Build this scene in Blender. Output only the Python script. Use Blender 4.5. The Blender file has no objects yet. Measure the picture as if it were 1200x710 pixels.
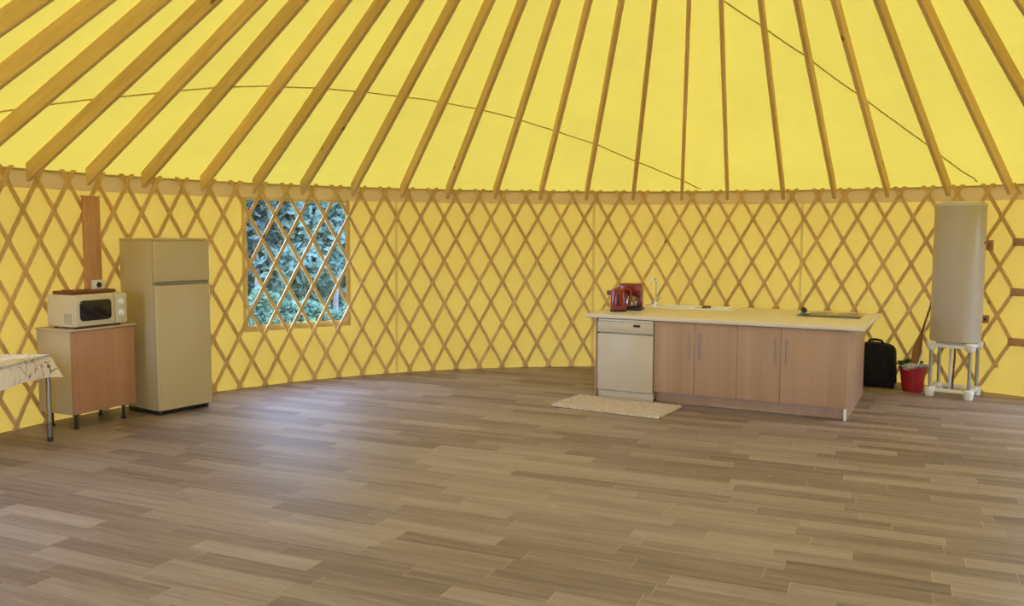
import bpy, bmesh, math, random
from mathutils import Vector, Matrix
random.seed(7)
PI = math.pi
R_ = math.radians
S = bpy.context.scene
COL = S.collection

# ------------------------------------------------------------------ the yurt
CX, CY = 1.106, 5.279          # centre of the round room (camera stands at x=0, y=0)
RW = 5.86                      # canvas wall radius
RL = 5.82                      # lattice radius
HW = 2.285                     # wall height at the canvas edge
SL = 0.618                     # roof slope
EYE = 1.72


def pol(az, r, z=0.0):
    a = R_(az)
    return Vector((CX + r * math.sin(a), CY + r * math.cos(a), z))


def roof_z(r):
    # the canvas leaves the wall at HW and rests on the rafters further in
    if r > 5.74:
        return HW + (RW - r) * 0.047 / 0.12
    return HW + 0.047 + (5.74 - r) * SL


# ------------------------------------------------------------------ mesh helpers
class MB:
    def __init__(self):
        self.bm = bmesh.new()
        self.slot = 0

    def _finish(self, faces):
        for f in faces:
            f.material_index = self.slot

    def box(self, lo, hi, bev=0.0, seg=2, M=None, skip=()):
        bm = self.bm
        r = bmesh.ops.create_cube(bm, size=1.0)
        vs = r['verts']
        c = [(lo[i] + hi[i]) / 2 for i in range(3)]
        s = [abs(hi[i] - lo[i]) for i in range(3)]
        for v in vs:
            v.co = Vector((c[0] + v.co.x * s[0], c[1] + v.co.y * s[1], c[2] + v.co.z * s[2]))
        fs = set(f for v in vs for f in v.link_faces)
        if bev > 0:
            b = min(bev, min(s) * 0.49)
            es = set(e for v in vs for e in v.link_edges)
            rr = bmesh.ops.bevel(bm, geom=list(es), offset=b, segments=seg, profile=0.5, affect='EDGES', clamp_overlap=True)
            vs = list(set(v for f in rr['faces'] for v in f.verts) | set(v for v in vs if v.is_valid))
            fs = set(f for v in vs for f in v.link_faces)
        if M is not None:
            for v in set(v for f in fs for v in f.verts):
                v.co = M @ v.co
        self._finish(fs)
        return self

    def tube(self, pts, r, n=10, cap=True, radii=None):
        bm = self.bm
        pts = [Vector(p) for p in pts]
        rings = []
        up = Vector((0, 0, 1))
        prev = None
        for i, p in enumerate(pts):
            if i == 0:
                t = pts[1] - pts[0]
            elif i == len(pts) - 1:
                t = pts[-1] - pts[-2]
            else:
                t = (pts[i + 1] - pts[i]).normalized() + (pts[i] - pts[i - 1]).normalized()
            t.normalize()
            if prev is None:
                a = up if abs(t.z) < 0.9 else Vector((1, 0, 0))
                x = a.cross(t).normalized()
            else:
                x = (prev - t * prev.dot(t)).normalized()
            prev = x
            y = t.cross(x)
            rad = radii[i] if radii else r
            rings.append([bm.verts.new(p + (x * math.cos(2 * PI * k / n) + y * math.sin(2 * PI * k / n)) * rad) for k in range(n)])
        fs = []
        for a, b in zip(rings, rings[1:]):
            for k in range(n):
                fs.append(bm.faces.new((a[k], a[(k + 1) % n], b[(k + 1) % n], b[k])))
        if cap:
            fs.append(bm.faces.new(rings[0][::-1]))
            fs.append(bm.faces.new(rings[-1]))
        self._finish(fs)
        return self

    def lathe(self, prof, n=32, M=None, cap0=True, cap1=True, sx=1.0, sy=1.0):
        bm = self.bm
        rings = []
        for r, z in prof:
            ring = []
            for k in range(n):
                a = 2 * PI * k / n
                co = Vector((r * math.cos(a) * sx, r * math.sin(a) * sy, z))
                ring.append(bm.verts.new(M @ co if M is not None else co))
            rings.append(ring)
        fs = []
        for a, b in zip(rings, rings[1:]):
            for k in range(n):
                fs.append(bm.faces.new((a[k], a[(k + 1) % n], b[(k + 1) % n], b[k])))
        if cap0:
            fs.append(bm.faces.new(rings[0][::-1]))
        if cap1:
            fs.append(bm.faces.new(rings[-1]))
        self._finish(fs)
        return self

    def poly(self, cos):
        f = self.bm.faces.new([self.bm.verts.new(Vector(c)) for c in cos])
        self._finish([f])
        return self

    def prism(self, outline, z0, z1, bev=0.0, M=None):
        """outline = list of (x, y), extruded from z0 to z1"""
        bm = self.bm
        a = [bm.verts.new(Vector((x, y, z0))) for x, y in outline]
        b = [bm.verts.new(Vector((x, y, z1))) for x, y in outline]
        n = len(a)
        fs = [bm.faces.new((a[k], a[(k + 1) % n], b[(k + 1) % n], b[k])) for k in range(n)]
        fs.append(bm.faces.new(a[::-1]))
        fs.append(bm.faces.new(b))
        vs = a + b
        if bev > 0:
            es = [e for e in set(e for f in fs[-2:] for e in f.edges)]
            rr = bmesh.ops.bevel(bm, geom=es, offset=bev, segments=2, profile=0.5, affect='EDGES', clamp_overlap=True)
            seen = set(v for f in rr['faces'] for v in f.verts)
            fs = set(f for v in seen for f in v.link_faces)
            vs = set(v for f in fs for v in f.verts)
        if M is not None:
            for v in vs:
                v.co = M @ v.co
        self._finish(fs)
        return self

    def build(self, name, mats, parent=None, smooth=True, angle=35):
        bm = self.bm
        bmesh.ops.recalc_face_normals(bm, faces=bm.faces[:])
        me = bpy.data.meshes.new(name)
        bm.to_mesh(me)
        bm.free()
        for m in (mats if isinstance(mats, (list, tuple)) else [mats]):
            me.materials.append(m)
        if smooth:
            me.polygons.foreach_set('use_smooth', [True] * len(me.polygons))
            try:
                me.set_sharp_from_angle(angle=R_(angle))
            except Exception:
                pass
        o = bpy.data.objects.new(name, me)
        COL.objects.link(o)
        o.parent = parent
        return o


def raw(name, verts, faces, mats, parent=None, smooth=False, midx=None):
    me = bpy.data.meshes.new(name)
    me.from_pydata([tuple(v) for v in verts], [], faces)
    for m in (mats if isinstance(mats, (list, tuple)) else [mats]):
        me.materials.append(m)
    if midx:
        me.polygons.foreach_set('material_index', midx)
    if smooth:
        me.polygons.foreach_set('use_smooth', [True] * len(me.polygons))
    me.update()
    o = bpy.data.objects.new(name, me)
    COL.objects.link(o)
    o.parent = parent
    return o


def tag(o, label=None, cat=None, group=None, kind=None):
    if label:
        o['label'] = label
    if cat:
        o['category'] = cat
    if group:
        o['group'] = group
    if kind:
        o['kind'] = kind
    return o


def thing(name, label, cat, loc=(0, 0, 0), rz=0.0, group=None):
    o = bpy.data.objects.new(name, None)
    o.empty_display_size = 0.1
    COL.objects.link(o)
    o.location = loc
    o.rotation_euler = (0, 0, rz)
    return tag(o, label, cat, group)


# ------------------------------------------------------------------ materials
class NT:
    def __init__(self, name):
        self.m = bpy.data.materials.new(name)
        self.m.use_nodes = True
        self.t = self.m.node_tree
        self.t.nodes.clear()
        self.out = self.t.nodes.new('ShaderNodeOutputMaterial')

    def n(self, typ, **kw):
        nd = self.t.nodes.new(typ)
        for k, v in kw.items():
            if k.startswith('i_'):
                key = k[2:]
                key = int(key) if key.isdigit() else key.replace('_', ' ')
                nd.inputs[key].default_value = v
            else:
                setattr(nd, k, v)
        return nd

    def l(self, a, b):
        self.t.links.new(a, b)

    def math(self, op, a, b=None):
        nd = self.n('ShaderNodeMath', operation=op)
        for i, x in enumerate((a, b)):
            if x is None:
                continue
            if isinstance(x, (int, float)):
                nd.inputs[i].default_value = x
            else:
                self.l(x, nd.inputs[i])
        return nd.outputs[0]

    def ramp(self, fac, stops):
        nd = self.n('ShaderNodeValToRGB')
        el = nd.color_ramp.elements
        while len(el) > len(stops):
            el.remove(el[-1])
        while len(el) < len(stops):
            el.new(0.5)
        for e, (p, c) in zip(el, stops):
            e.position = p
            e.color = (c[0], c[1], c[2], 1)
        self.l(fac, nd.inputs[0])
        return nd.outputs[0]

    def mixc(self, fac, a, b, mode='MIX'):
        nd = self.n('ShaderNodeMix', data_type='RGBA', blend_type=mode)
        for i, x in ((0, fac), (6, a), (7, b)):
            if isinstance(x, (int, float)):
                nd.inputs[i].default_value = x
            elif isinstance(x, tuple):
                nd.inputs[i].default_value = (x[0], x[1], x[2], 1)
            else:
                self.l(x, nd.inputs[i])
        return nd.outputs[2]

    def noise(self, scale, detail=3, rough=0.5, vec=None, dist=0.0):
        nd = self.n('ShaderNodeTexNoise')
        nd.inputs['Scale'].default_value = scale
        nd.inputs['Detail'].default_value = detail
        nd.inputs['Roughness'].default_value = rough
        nd.inputs['Distortion'].default_value = dist
        if vec is not None:
            self.l(vec, nd.inputs['Vector'])
        return nd.outputs['Fac']

    def coords(self, which='Object', scale=(1, 1, 1), rot=(0, 0, 0)):
        tc = self.n('ShaderNodeTexCoord')
        mp = self.n('ShaderNodeMapping')
        mp.inputs['Scale'].default_value = scale
        mp.inputs['Rotation'].default_value = rot
        self.l(tc.outputs[which], mp.inputs['Vector'])
        return mp.outputs['Vector']


def pbr(name, col, rough=0.5, spec=0.5, metal=0.0, var=0.08, scale=6.0, bump=0.0, stretch=(1, 1, 1), coat=0.0):
    """principled surface with a little procedural variation in its own colour"""
    k = NT(name)
    v = k.coords('Object', stretch)
    f = k.noise(scale, 4, 0.55, v)
    a = tuple(c * (1 - var) for c in col)
    b = tuple(min(1, c * (1 + var)) for c in col)
    c = k.ramp(f, [(0.3, a), (0.7, b)])
    p = k.n('ShaderNodeBsdfPrincipled')
    k.l(c, p.inputs['Base Color'])
    p.inputs['Roughness'].default_value = rough
    p.inputs['Specular IOR Level'].default_value = spec
    p.inputs['Metallic'].default_value = metal
    p.inputs['Coat Weight'].default_value = coat
    if bump > 0:
        bp = k.n('ShaderNodeBump')
        bp.inputs['Strength'].default_value = bump
        bp.inputs['Distance'].default_value = 0.01
        k.l(f, bp.inputs['Height'])
        k.l(bp.outputs[0], p.inputs['Normal'])
    k.l(p.outputs[0], k.out.inputs[0])
    return k.m


def canvas(name, refl, trans, var=0.05):
    """woven canvas: reflects on its own side, lets a little daylight through"""
    k = NT(name)
    v = k.coords('Object')
    f = k.noise(0.9, 4, 0.6, v)
    w = k.noise(2.5, 2, 0.5, k.coords('Object', (3, 3, 0.6)))
    f2 = k.math('ADD', k.math('MULTIPLY', f, 0.7), k.math('MULTIPLY', w, 0.3))
    cr = k.ramp(f2, [(0.3, tuple(c * (1 - var) for c in refl)), (0.7, tuple(min(1, c * (1 + var)) for c in refl))])
    ct = k.ramp(f2, [(0.3, tuple(c * (1 - var) for c in trans)), (0.7, tuple(c * (1 + var) for c in trans))])
    d = k.n('ShaderNodeBsdfDiffuse')
    t = k.n('ShaderNodeBsdfTranslucent')
    k.l(cr, d.inputs[0])
    k.l(ct, t.inputs[0])
    a = k.n('ShaderNodeAddShader')
    k.l(d.outputs[0], a.inputs[0])
    k.l(t.outputs[0], a.inputs[1])
    k.l(a.outputs[0], k.out.inputs[0])
    return k.m


def wood(name, c0, c1, c2, along='Y', grain=1.0, rough=0.6, knots=True, spec=0.3):
    k = NT(name)
    st = {'X': (1.2, 14, 14), 'Y': (14, 1.2, 14), 'Z': (14, 14, 1.2)}[along]
    info = k.n('ShaderNodeObjectInfo')
    tc = k.n('ShaderNodeTexCoord')
    off = k.n('ShaderNodeVectorMath', operation='SCALE')
    off.inputs[0].default_value = (13.0, 7.0, 5.0)
    k.l(info.outputs['Random'], off.inputs['Scale'])
    ad = k.n('ShaderNodeVectorMath', operation='ADD')
    k.l(tc.outputs['Object'], ad.inputs[0])
    k.l(off.outputs[0], ad.inputs[1])
    mp = k.n('ShaderNodeMapping')
    mp.inputs['Scale'].default_value = tuple(s * grain for s in st)
    k.l(ad.outputs[0], mp.inputs['Vector'])
    f = k.noise(1.6, 6, 0.6, mp.outputs[0], 0.6)
    c = k.ramp(f, [(0.3, c0), (0.5, c1), (0.72, c2)])
    # every piece of timber has its own tone
    hs = k.n('ShaderNodeHueSaturation')
    k.l(k.math('ADD', k.math('MULTIPLY', info.outputs['Random'], 0.2), 0.9), hs.inputs['Value'])
    k.l(c, hs.inputs['Color'])
    c = hs.outputs[0]
    if knots:
        vo = k.n('ShaderNodeTexVoronoi', feature='F1')
        vo.inputs['Scale'].default_value = 2.2
        mp2 = k.n('ShaderNodeMapping')
        mp2.inputs['Scale'].default_value = {'X': (0.8, 1.6, 1.6), 'Y': (1.6, 0.8, 1.6), 'Z': (1.6, 1.6, 0.8)}[along]
        k.l(ad.outputs[0], mp2.inputs['Vector'])
        k.l(mp2.outputs[0], vo.inputs['Vector'])
        kn = k.ramp(vo.outputs['Distance'], [(0.04, (1, 1, 1)), (0.085, (0, 0, 0))])
        c = k.mixc(kn, c, (c0[0] * 0.35, c0[1] * 0.28, c0[2] * 0.25))
    p = k.n('ShaderNodeBsdfPrincipled')
    k.l(c, p.inputs['Base Color'])
    p.inputs['Roughness'].default_value = rough
    p.inputs['Specular IOR Level'].default_value = spec
    k.l(p.outputs[0], k.out.inputs[0])
    return k.m


def floor_material():
    k = NT('vinyl plank floor')
    tc = k.n('ShaderNodeTexCoord')
    mp = k.n('ShaderNodeMapping')
    mp.inputs['Rotation'].default_value = (0, 0, R_(23.5))
    k.l(tc.outputs['Object'], mp.inputs['Vector'])
    sx = k.n('ShaderNodeSeparateXYZ')
    k.l(mp.outputs[0], sx.inputs[0])
    u, v = sx.outputs[0], sx.outputs[1]
    W, L = 0.145, 0.78
    row = k.math('FLOOR', k.math('DIVIDE', v, W))
    wn = k.n('ShaderNodeTexWhiteNoise', noise_dimensions='1D')
    k.l(row, wn.inputs['W'])
    u2 = k.math('ADD', k.math('DIVIDE', u, L), wn.outputs['Value'])
    col = k.math('FLOOR', u2)
    cb = k.n('ShaderNodeCombineXYZ')
    k.l(row, cb.inputs[0])
    k.l(col, cb.inputs[1])
    wid = k.n('ShaderNodeTexWhiteNoise', noise_dimensions='3D')
    k.l(cb.outputs[0], wid.inputs['Vector'])
    pid = wid.outputs['Value']
    # grain: long streaks shifted per plank
    g = k.n('ShaderNodeCombineXYZ')
    k.l(k.math('ADD', k.math('MULTIPLY', u, 1.25), k.math('MULTIPLY', pid, 37.0)), g.inputs[0])
    k.l(k.math('MULTIPLY', v, 24.0), g.inputs[1])
    k.l(k.math('MULTIPLY', pid, 11.0), g.inputs[2])
    f1 = k.noise(1.0, 5, 0.6, g.outputs[0], 0.5)
    g2 = k.n('ShaderNodeCombineXYZ')
    k.l(k.math('ADD', k.math('MULTIPLY', u, 9.0), k.math('MULTIPLY', pid, 53.0)), g2.inputs[0])
    k.l(k.math('MULTIPLY', v, 120.0), g2.inputs[1])
    f2 = k.noise(1.0, 3, 0.6, g2.outputs[0], 0.3)
    tone = k.math('ADD', k.math('ADD', k.math('MULTIPLY', pid, 0.30), k.math('MULTIPLY', f1, 0.62)), k.math('MULTIPLY', f2, 0.22))
    c = k.ramp(tone, [(0.22, (0.095, 0.061, 0.053)), (0.46, (0.205, 0.146, 0.136)), (0.62, (0.285, 0.213, 0.20)), (0.86, (0.385, 0.305, 0.285))])
    # hairline joints
    fv = k.math('FRACT', k.math('DIVIDE', v, W))
    fu = k.math('FRACT', u2)
    jv = k.math('LESS_THAN', fv, 0.018)
    ju = k.math('LESS_THAN', fu, 0.0055)
    c = k.mixc(k.math('MULTIPLY', jv, 0.35), c, (0.16, 0.115, 0.085))
    c = k.mixc(k.math('MULTIPLY', ju, 0.38), c, (0.56, 0.47, 0.37))
    p = k.n('ShaderNodeBsdfPrincipled')
    k.l(c, p.inputs['Base Color'])
    k.l(k.math('ADD', k.math('MULTIPLY', f2, 0.1), 0.42), p.inputs['Roughness'])
    p.inputs['Specular IOR Level'].default_value = 0.33
    bp = k.n('ShaderNodeBump')
    bp.inputs['Strength'].default_value = 0.12
    bp.inputs['Distance'].default_value = 0.004
    k.l(f2, bp.inputs['Height'])
    k.l(bp.outputs[0], p.inputs['Normal'])
    k.l(p.outputs[0], k.out.inputs[0])
    return k.m


def clear_pane(name, tint=(0.95, 0.97, 0.97), gl=0.06):
    k = NT(name)
    t = k.n('ShaderNodeBsdfTransparent')
    t.inputs[0].default_value = (*tint, 1)
    g = k.n('ShaderNodeBsdfGlossy')
    g.inputs['Roughness'].default_value = 0.08
    m = k.n('ShaderNodeMixShader')
    m.inputs[0].default_value = gl
    k.l(t.outputs[0], m.inputs[1])
    k.l(g.outputs[0], m.inputs[2])
    k.l(m.outputs[0], k.out.inputs[0])
    return k.m


def laminate(name, base, dark):
    """pale ash laminate with faint upright bands"""
    k = NT(name)
    tc = k.n('ShaderNodeTexCoord')
    info = k.n('ShaderNodeObjectInfo')
    off = k.n('ShaderNodeCombineXYZ')
    k.l(k.math('MULTIPLY', info.outputs['Random'], 9.0), off.inputs[0])
    ad = k.n('ShaderNodeVectorMath', operation='ADD')
    k.l(tc.outputs['Object'], ad.inputs[0])
    k.l(off.outputs[0], ad.inputs[1])
    mp = k.n('ShaderNodeMapping')
    mp.inputs['Scale'].default_value = (7, 7, 0.12)
    k.l(ad.outputs[0], mp.inputs['Vector'])
    f = k.noise(1.0, 2, 0.4, mp.outputs[0])
    mp2 = k.n('ShaderNodeMapping')
    mp2.inputs['Scale'].default_value = (60, 60, 1.2)
    k.l(ad.outputs[0], mp2.inputs['Vector'])
    f2 = k.noise(1.0, 4, 0.6, mp2.outputs[0])
    ff = k.math('ADD', k.math('MULTIPLY', f, 0.65), k.math('MULTIPLY', f2, 0.35))
    c = k.ramp(ff, [(0.34, dark), (0.64, base)])
    p = k.n('ShaderNodeBsdfPrincipled')
    k.l(c, p.inputs['Base Color'])
    p.inputs['Roughness'].default_value = 0.45
    p.inputs['Specular IOR Level'].default_value = 0.35
    k.l(p.outputs[0], k.out.inputs[0])
    return k.m


def print_cloth():
    """off-white oilcloth printed with thin purple-brown sprigs"""
    k = NT('sprigged tablecloth')
    v = k.coords('Object', (1, 1, 1))
    n1 = k.n('ShaderNodeTexNoise')
    n1.inputs['Scale'].default_value = 5.0
    n1.inputs['Detail'].default_value = 2
    k.l(v, n1.inputs['Vector'])
    add = k.n('ShaderNodeVectorMath', operation='MULTIPLY_ADD')
    k.l(n1.outputs['Color'], add.inputs[0])
    add.inputs[1].default_value = (0.22, 0.22, 0.22)
    k.l(v, add.inputs[2])
    vo = k.n('ShaderNodeTexVoronoi', feature='DISTANCE_TO_EDGE')
    vo.inputs['Scale'].default_value = 11.0
    k.l(add.outputs[0], vo.inputs['Vector'])
    line = k.ramp(vo.outputs['Distance'], [(0.02, (1, 1, 1)), (0.06, (0, 0, 0))])
    msk = k.ramp(k.noise(9.0, 3, 0.6, v), [(0.48, (0, 0, 0)), (0.58, (1, 1, 1))])
    bl = k.ramp(k.noise(22.0, 2, 0.5, v), [(0.62, (0, 0, 0)), (0.68, (1, 1, 1))])
    fac = k.math('MAXIMUM', k.math('MULTIPLY', line, msk), k.math('MULTIPLY', bl, msk))
    c = k.mixc(fac, (0.82, 0.74, 0.74), (0.19, 0.085, 0.10))
    p = k.n('ShaderNodeBsdfPrincipled')
    k.l(c, p.inputs['Base Color'])
    p.inputs['Roughness'].default_value = 0.55
    k.l(p.outputs[0], k.out.inputs[0])
    return k.m


def leaves(name, c0, c1):
    k = NT(name)
    f = k.noise(1.3, 3, 0.6, k.coords('Object'))
    f2 = k.noise(23.0, 2, 0.6, k.coords('Object'))
    c = k.ramp(k.math('ADD', k.math('MULTIPLY', f, 0.5), k.math('MULTIPLY', f2, 0.5)), [(0.32, c0), (0.66, c1)])
    d = k.n('ShaderNodeBsdfDiffuse')
    k.l(c, d.inputs[0])
    t = k.n('ShaderNodeBsdfTranslucent')
    k.l(c, t.inputs[0])
    m = k.n('ShaderNodeMixShader')
    m.inputs[0].default_value = 0.35
    k.l(d.outputs[0], m.inputs[1])
    k.l(t.outputs[0], m.inputs[2])
    k.l(m.outputs[0], k.out.inputs[0])
    return k.m


M = {}
M['roof'] = canvas('yellow roof canvas', (0.56, 0.47, 0.12), (0.0660, 0.0417, 0.00491))
M['wallc'] = canvas('yellow wall canvas', (0.52, 0.42, 0.12), (0.0819, 0.0419, 0.00597))
M['seam'] = canvas('doubled canvas seam', (0.46, 0.36, 0.12), (0.0481, 0.0243, 0.00414))
M['band'] = canvas('tan canvas band', (0.50, 0.36, 0.16), (0.0423, 0.0208, 0.00544))
M['hem'] = canvas('tan canvas hem', (0.52, 0.38, 0.16), (0.0668, 0.0331, 0.00647))
M['floor'] = floor_material()
M['rafter'] = wood('pine rafter', (0.63, 0.42, 0.21), (0.71, 0.50, 0.265), (0.76, 0.56, 0.31), 'Y')
M['slat'] = wood('pine slat', (0.56, 0.36, 0.14), (0.65, 0.44, 0.175), (0.72, 0.50, 0.22), 'Z', knots=True)
M['block'] = wood('brown timber block', (0.36, 0.18, 0.09), (0.45, 0.24, 0.12), (0.52, 0.29, 0.15), 'X', knots=False)
M['boardw'] = wood('red brown board', (0.46, 0.23, 0.10), (0.53, 0.275, 0.125), (0.58, 0.32, 0.15), 'Z', knots=False)
M['pane'] = clear_pane('clear vinyl', (0.80, 0.84, 0.90))
M['shadow_cord'] = pbr('hemp rope', (0.58, 0.47, 0.18), 0.9, 0.1, var=0.2, scale=60)  # toned as the shadow of the outside ropes; also on the eaves cord
M['white'] = pbr('white enamel', (0.64, 0.56, 0.41), 0.32, 0.5, var=0.015)
M['fridge'] = pbr('off white enamel', (0.532, 0.431, 0.253), 0.36, 0.5, var=0.02, scale=2)
M['dishw'] = pbr('dishwasher white', (0.578, 0.489, 0.367), 0.34, 0.5, var=0.015)
M['plastic'] = pbr('white plastic', (0.80, 0.80, 0.80), 0.42, 0.5, var=0.03)
M['vent'] = pbr('vent slot grey', (0.30, 0.29, 0.27), 0.6, 0.3)
M['black'] = pbr('black plastic', (0.018, 0.017, 0.017), 0.4, 0.4, var=0.2)
M['glassb'] = pbr('black glass', (0.012, 0.011, 0.012), 0.06, 0.6, var=0.1)
M['lam'] = laminate('ash laminate', (0.48, 0.295, 0.185), (0.39, 0.232, 0.142))
M['lamp'] = laminate('ash plinth laminate', (0.49, 0.31, 0.195), (0.40, 0.245, 0.15))
M['beech'] = laminate('beech laminate', (0.48, 0.255, 0.155), (0.41, 0.205, 0.12))
M['carc'] = pbr('cream carcass board', (0.551, 0.450, 0.304), 0.5, 0.4, var=0.03)
M['edge'] = pbr('pale edging', (0.78, 0.74, 0.68), 0.5, 0.4, var=0.03)
M['top'] = pbr('cream worktop', (0.72, 0.62, 0.50), 0.32, 0.5, var=0.03, scale=40)
M['ceram'] = pbr('white ceramic', (0.84, 0.83, 0.80), 0.15, 0.5, var=0.01)
M['chrome'] = pbr('brushed chrome', (0.62, 0.62, 0.62), 0.18, 0.5, metal=1.0, var=0.05)
M['steel'] = pbr('dull steel', (0.25, 0.23, 0.21), 0.35, 0.5, metal=1.0, var=0.08)
M['handle'] = pbr('satin handle', (0.36, 0.31, 0.28), 0.35, 0.5, metal=0.8, var=0.06)
M['galv'] = pbr('grey tube', (0.36, 0.39, 0.36), 0.4, 0.5, metal=0.6, var=0.1)
M['red'] = pbr('red plastic', (0.23, 0.007, 0.010), 0.25, 0.5, var=0.08, coat=0.3)
M['redb'] = pbr('red bucket plastic', (0.34, 0.010, 0.016), 0.35, 0.5, var=0.08)
M['jug'] = clear_pane('coffee jug glass', (0.80, 0.70, 0.62), 0.25)
M['coffee'] = pbr('black jug base', (0.02, 0.012, 0.01), 0.3, 0.5)
M['tank'] = pbr('grey white tank', (0.485, 0.419, 0.352), 0.38, 0.5, var=0.025, scale=2)
M['tankcap'] = pbr('tank cap', (0.60, 0.58, 0.52), 0.42, 0.5, var=0.02)
M['bagm'] = pbr('black nylon', (0.012, 0.011, 0.013), 0.8, 0.2, var=0.3, scale=25, bump=0.2)
M['broom'] = pbr('broom straw', (0.28, 0.13, 0.05), 0.8, 0.2, var=0.3, scale=40, stretch=(4, 4, 0.5))
M['stick'] = pbr('dark stick', (0.16, 0.075, 0.04), 0.6, 0.3, var=0.15)
M['rag'] = pbr('grey rag', (0.46, 0.43, 0.40), 0.9, 0.1, var=0.2, scale=20)
M['green'] = pbr('green cloth', (0.03, 0.085, 0.03), 0.9, 0.1, var=0.3, scale=20)
M['rug'] = pbr('cream pile', (0.62, 0.51, 0.42), 0.95, 0.1, var=0.14, scale=35)
M['tray'] = pbr('dark red wood', (0.16, 0.045, 0.028), 0.5, 0.4, var=0.25, scale=20)
M['cloth'] = print_cloth()
M['bark'] = pbr('grey bark', (0.13, 0.11, 0.10), 0.9, 0.1, var=0.35, scale=10)
M['grass'] = leaves('meadow grass', (0.035, 0.065, 0.025), (0.085, 0.13, 0.05))
M['leafd'] = leaves('dark leaves', (0.012, 0.034, 0.034), (0.095, 0.150, 0.135))
M['leafm'] = leaves('mid leaves', (0.028, 0.066, 0.055), (0.17, 0.25, 0.20))
M['leafl'] = leaves('pale leaves', (0.045, 0.09, 0.06), (0.15, 0.23, 0.15))
M['dframe'] = wood('door frame timber', (0.42, 0.235, 0.085), (0.58, 0.36, 0.145), (0.68, 0.45, 0.20), 'Z')

# ------------------------------------------------------------------ the setting
N = 180
fv = [Vector((CX, CY, 0))] + [pol(i * 360 / N, RW + 0.03) for i in range(N)]
tag(raw('floor', fv, [(0, 1 + (i + 1) % N, 1 + i) for i in range(N)], M['floor']), kind='structure')


def arc_panel(az0, az1, z0, z1, r, holes=(), step=2.0, extra_az=(), extra_z=(), seams=()):
    """faces of a round wall between two azimuths with rectangular holes"""
    azs = {az0, az1}
    a = az0
    while a < az1:
        azs.add(round(a, 4))
        a += step
    for h in holes:
        azs.update(h[:2])
    for s in seams:
        azs.update((s - 0.16, s + 0.16))
    azs = sorted(x for x in azs if az0 <= x <= az1)
    zs = {z0, z1}
    for h in holes:
        zs.update(h[2:])
    zs = sorted(zs)
    vs, fs, mi = [], [], []
    for x in azs:
        for z in zs:
            vs.append(pol(x, r, z))
    nz = len(zs)
    for i in range(len(azs) - 1):
        xm = (azs[i] + azs[i + 1]) / 2
        for j in range(nz - 1):
            zm = (zs[j] + zs[j + 1]) / 2
            if any(h[0] < xm < h[1] and h[2] < zm < h[3] for h in holes):
                continue
            fs.append((i * nz + j, (i + 1) * nz + j, (i + 1) * nz + j + 1, i * nz + j + 1))
            mi.append(1 if any(abs(xm - s) < 0.16 for s in seams) else 0)
    return vs, fs, mi


WIN = (-43.85, -31.95, 0.69, 2.10)
BZ = 2.118                                  # lower edge of the tan band
SIDE_DOOR = (56.5, 63.0, 0.0, 1.95)
BACK_DOOR = (188.0, 202.0, 0.0, 2.05)
SIDE_WIN = (252.0, 263.0, 0.69, 2.10)
for nm, a0, a1, holes, seams in (
        ('wall_back', -80, 52, (WIN,), (-25.66, -0.46, 24.96)),
        ('wall_right', 52, 150, (SIDE_DOOR,), (75, 100, 125)),
        ('wall_front', 150, 225, (BACK_DOOR,), (175,)),
        ('wall_left', 225, 280, (SIDE_WIN,), (250,))):
    v, f, m = arc_panel(a0, a1, 0.0, BZ + 0.008, RW, holes, seams=seams)
    tag(raw(nm, v, f, [M['wallc'], M['seam']], midx=m, smooth=True), kind='structure')
v, f, m = arc_panel(0, 360, BZ, HW + 0.006, RW - 0.004)
tag(raw('trim_1', v, f, M['band'], smooth=True), kind='structure')
# rolled cord along the eaves
mb = MB()
mb.tube([pol(a, RW - 0.012, HW - 0.004) for a in range(-90, 66, 2)], 0.006, 6)
tag(mb.build('trim_2', M['shadow_cord']), kind='structure')

RC = 0.62
vs, fs = [], []
n = 120
rr = [RW + 0.02, 5.74, 4.6, 3.2, 1.9, RC]
for i in range(n):
    for r in rr:
        vs.append(pol(i * 360 / n, r, roof_z(r)))
k = len(rr)
for i in range(n):
    j = (i + 1) % n
    for q in range(k - 1):
        fs.append((i * k + q, j * k + q, j * k + q + 1, i * k + q + 1))
tag(raw('ceiling', vs, fs, M['roof'], smooth=True), kind='structure')
# the crown: wooden ring and clear dome
w2 = bpy.data.objects.new('window_2', None)
COL.objects.link(w2)
w2.location = (CX, CY, roof_z(RC))
tag(w2, kind='structure')
mb = MB()
mb.lathe([(RC - 0.05, -0.13), (RC + 0.02, -0.13), (RC + 0.02, 0.05), (RC - 0.05, 0.05), (RC - 0.05, -0.13)], 48, cap0=False, cap1=False)
mb.build('ring', M['dframe'], w2)
mb = MB()
mb.lathe([(RC * math.cos(R_(t)), 0.05 + 0.3 * math.sin(R_(t))) for t in (0, 20, 40, 60, 75, 88)], 40, cap0=False, cap1=True)
mb.build('pane', M['pane'], w2)


def canvas_window(name, h):
    w = bpy.data.objects.new(name, None)
    COL.objects.link(w)
    w.location = (0, 0, 0)
    tag(w, kind='structure')
    hw, hz = 0.52, 0.055
    v1, f1, _ = arc_panel(h[0] - hw, h[1] + hw, h[2] - hz * 1.2, h[3] + 0.018, RW - 0.006, holes=((h[0] + 0.05, h[1] - 0.05, h[2] + 0.005, h[3] - 0.005),), step=1.0)
    raw('window_frame', v1, f1, M['hem'], w, smooth=True)
    v1, f1, _ = arc_panel(h[0], h[1], h[2], h[3], RW, step=1.0)
    raw('pane', v1, f1, M['pane'], w, smooth=True)
    return w


canvas_window('window_1', WIN)
canvas_window('window_3', SIDE_WIN)


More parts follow.
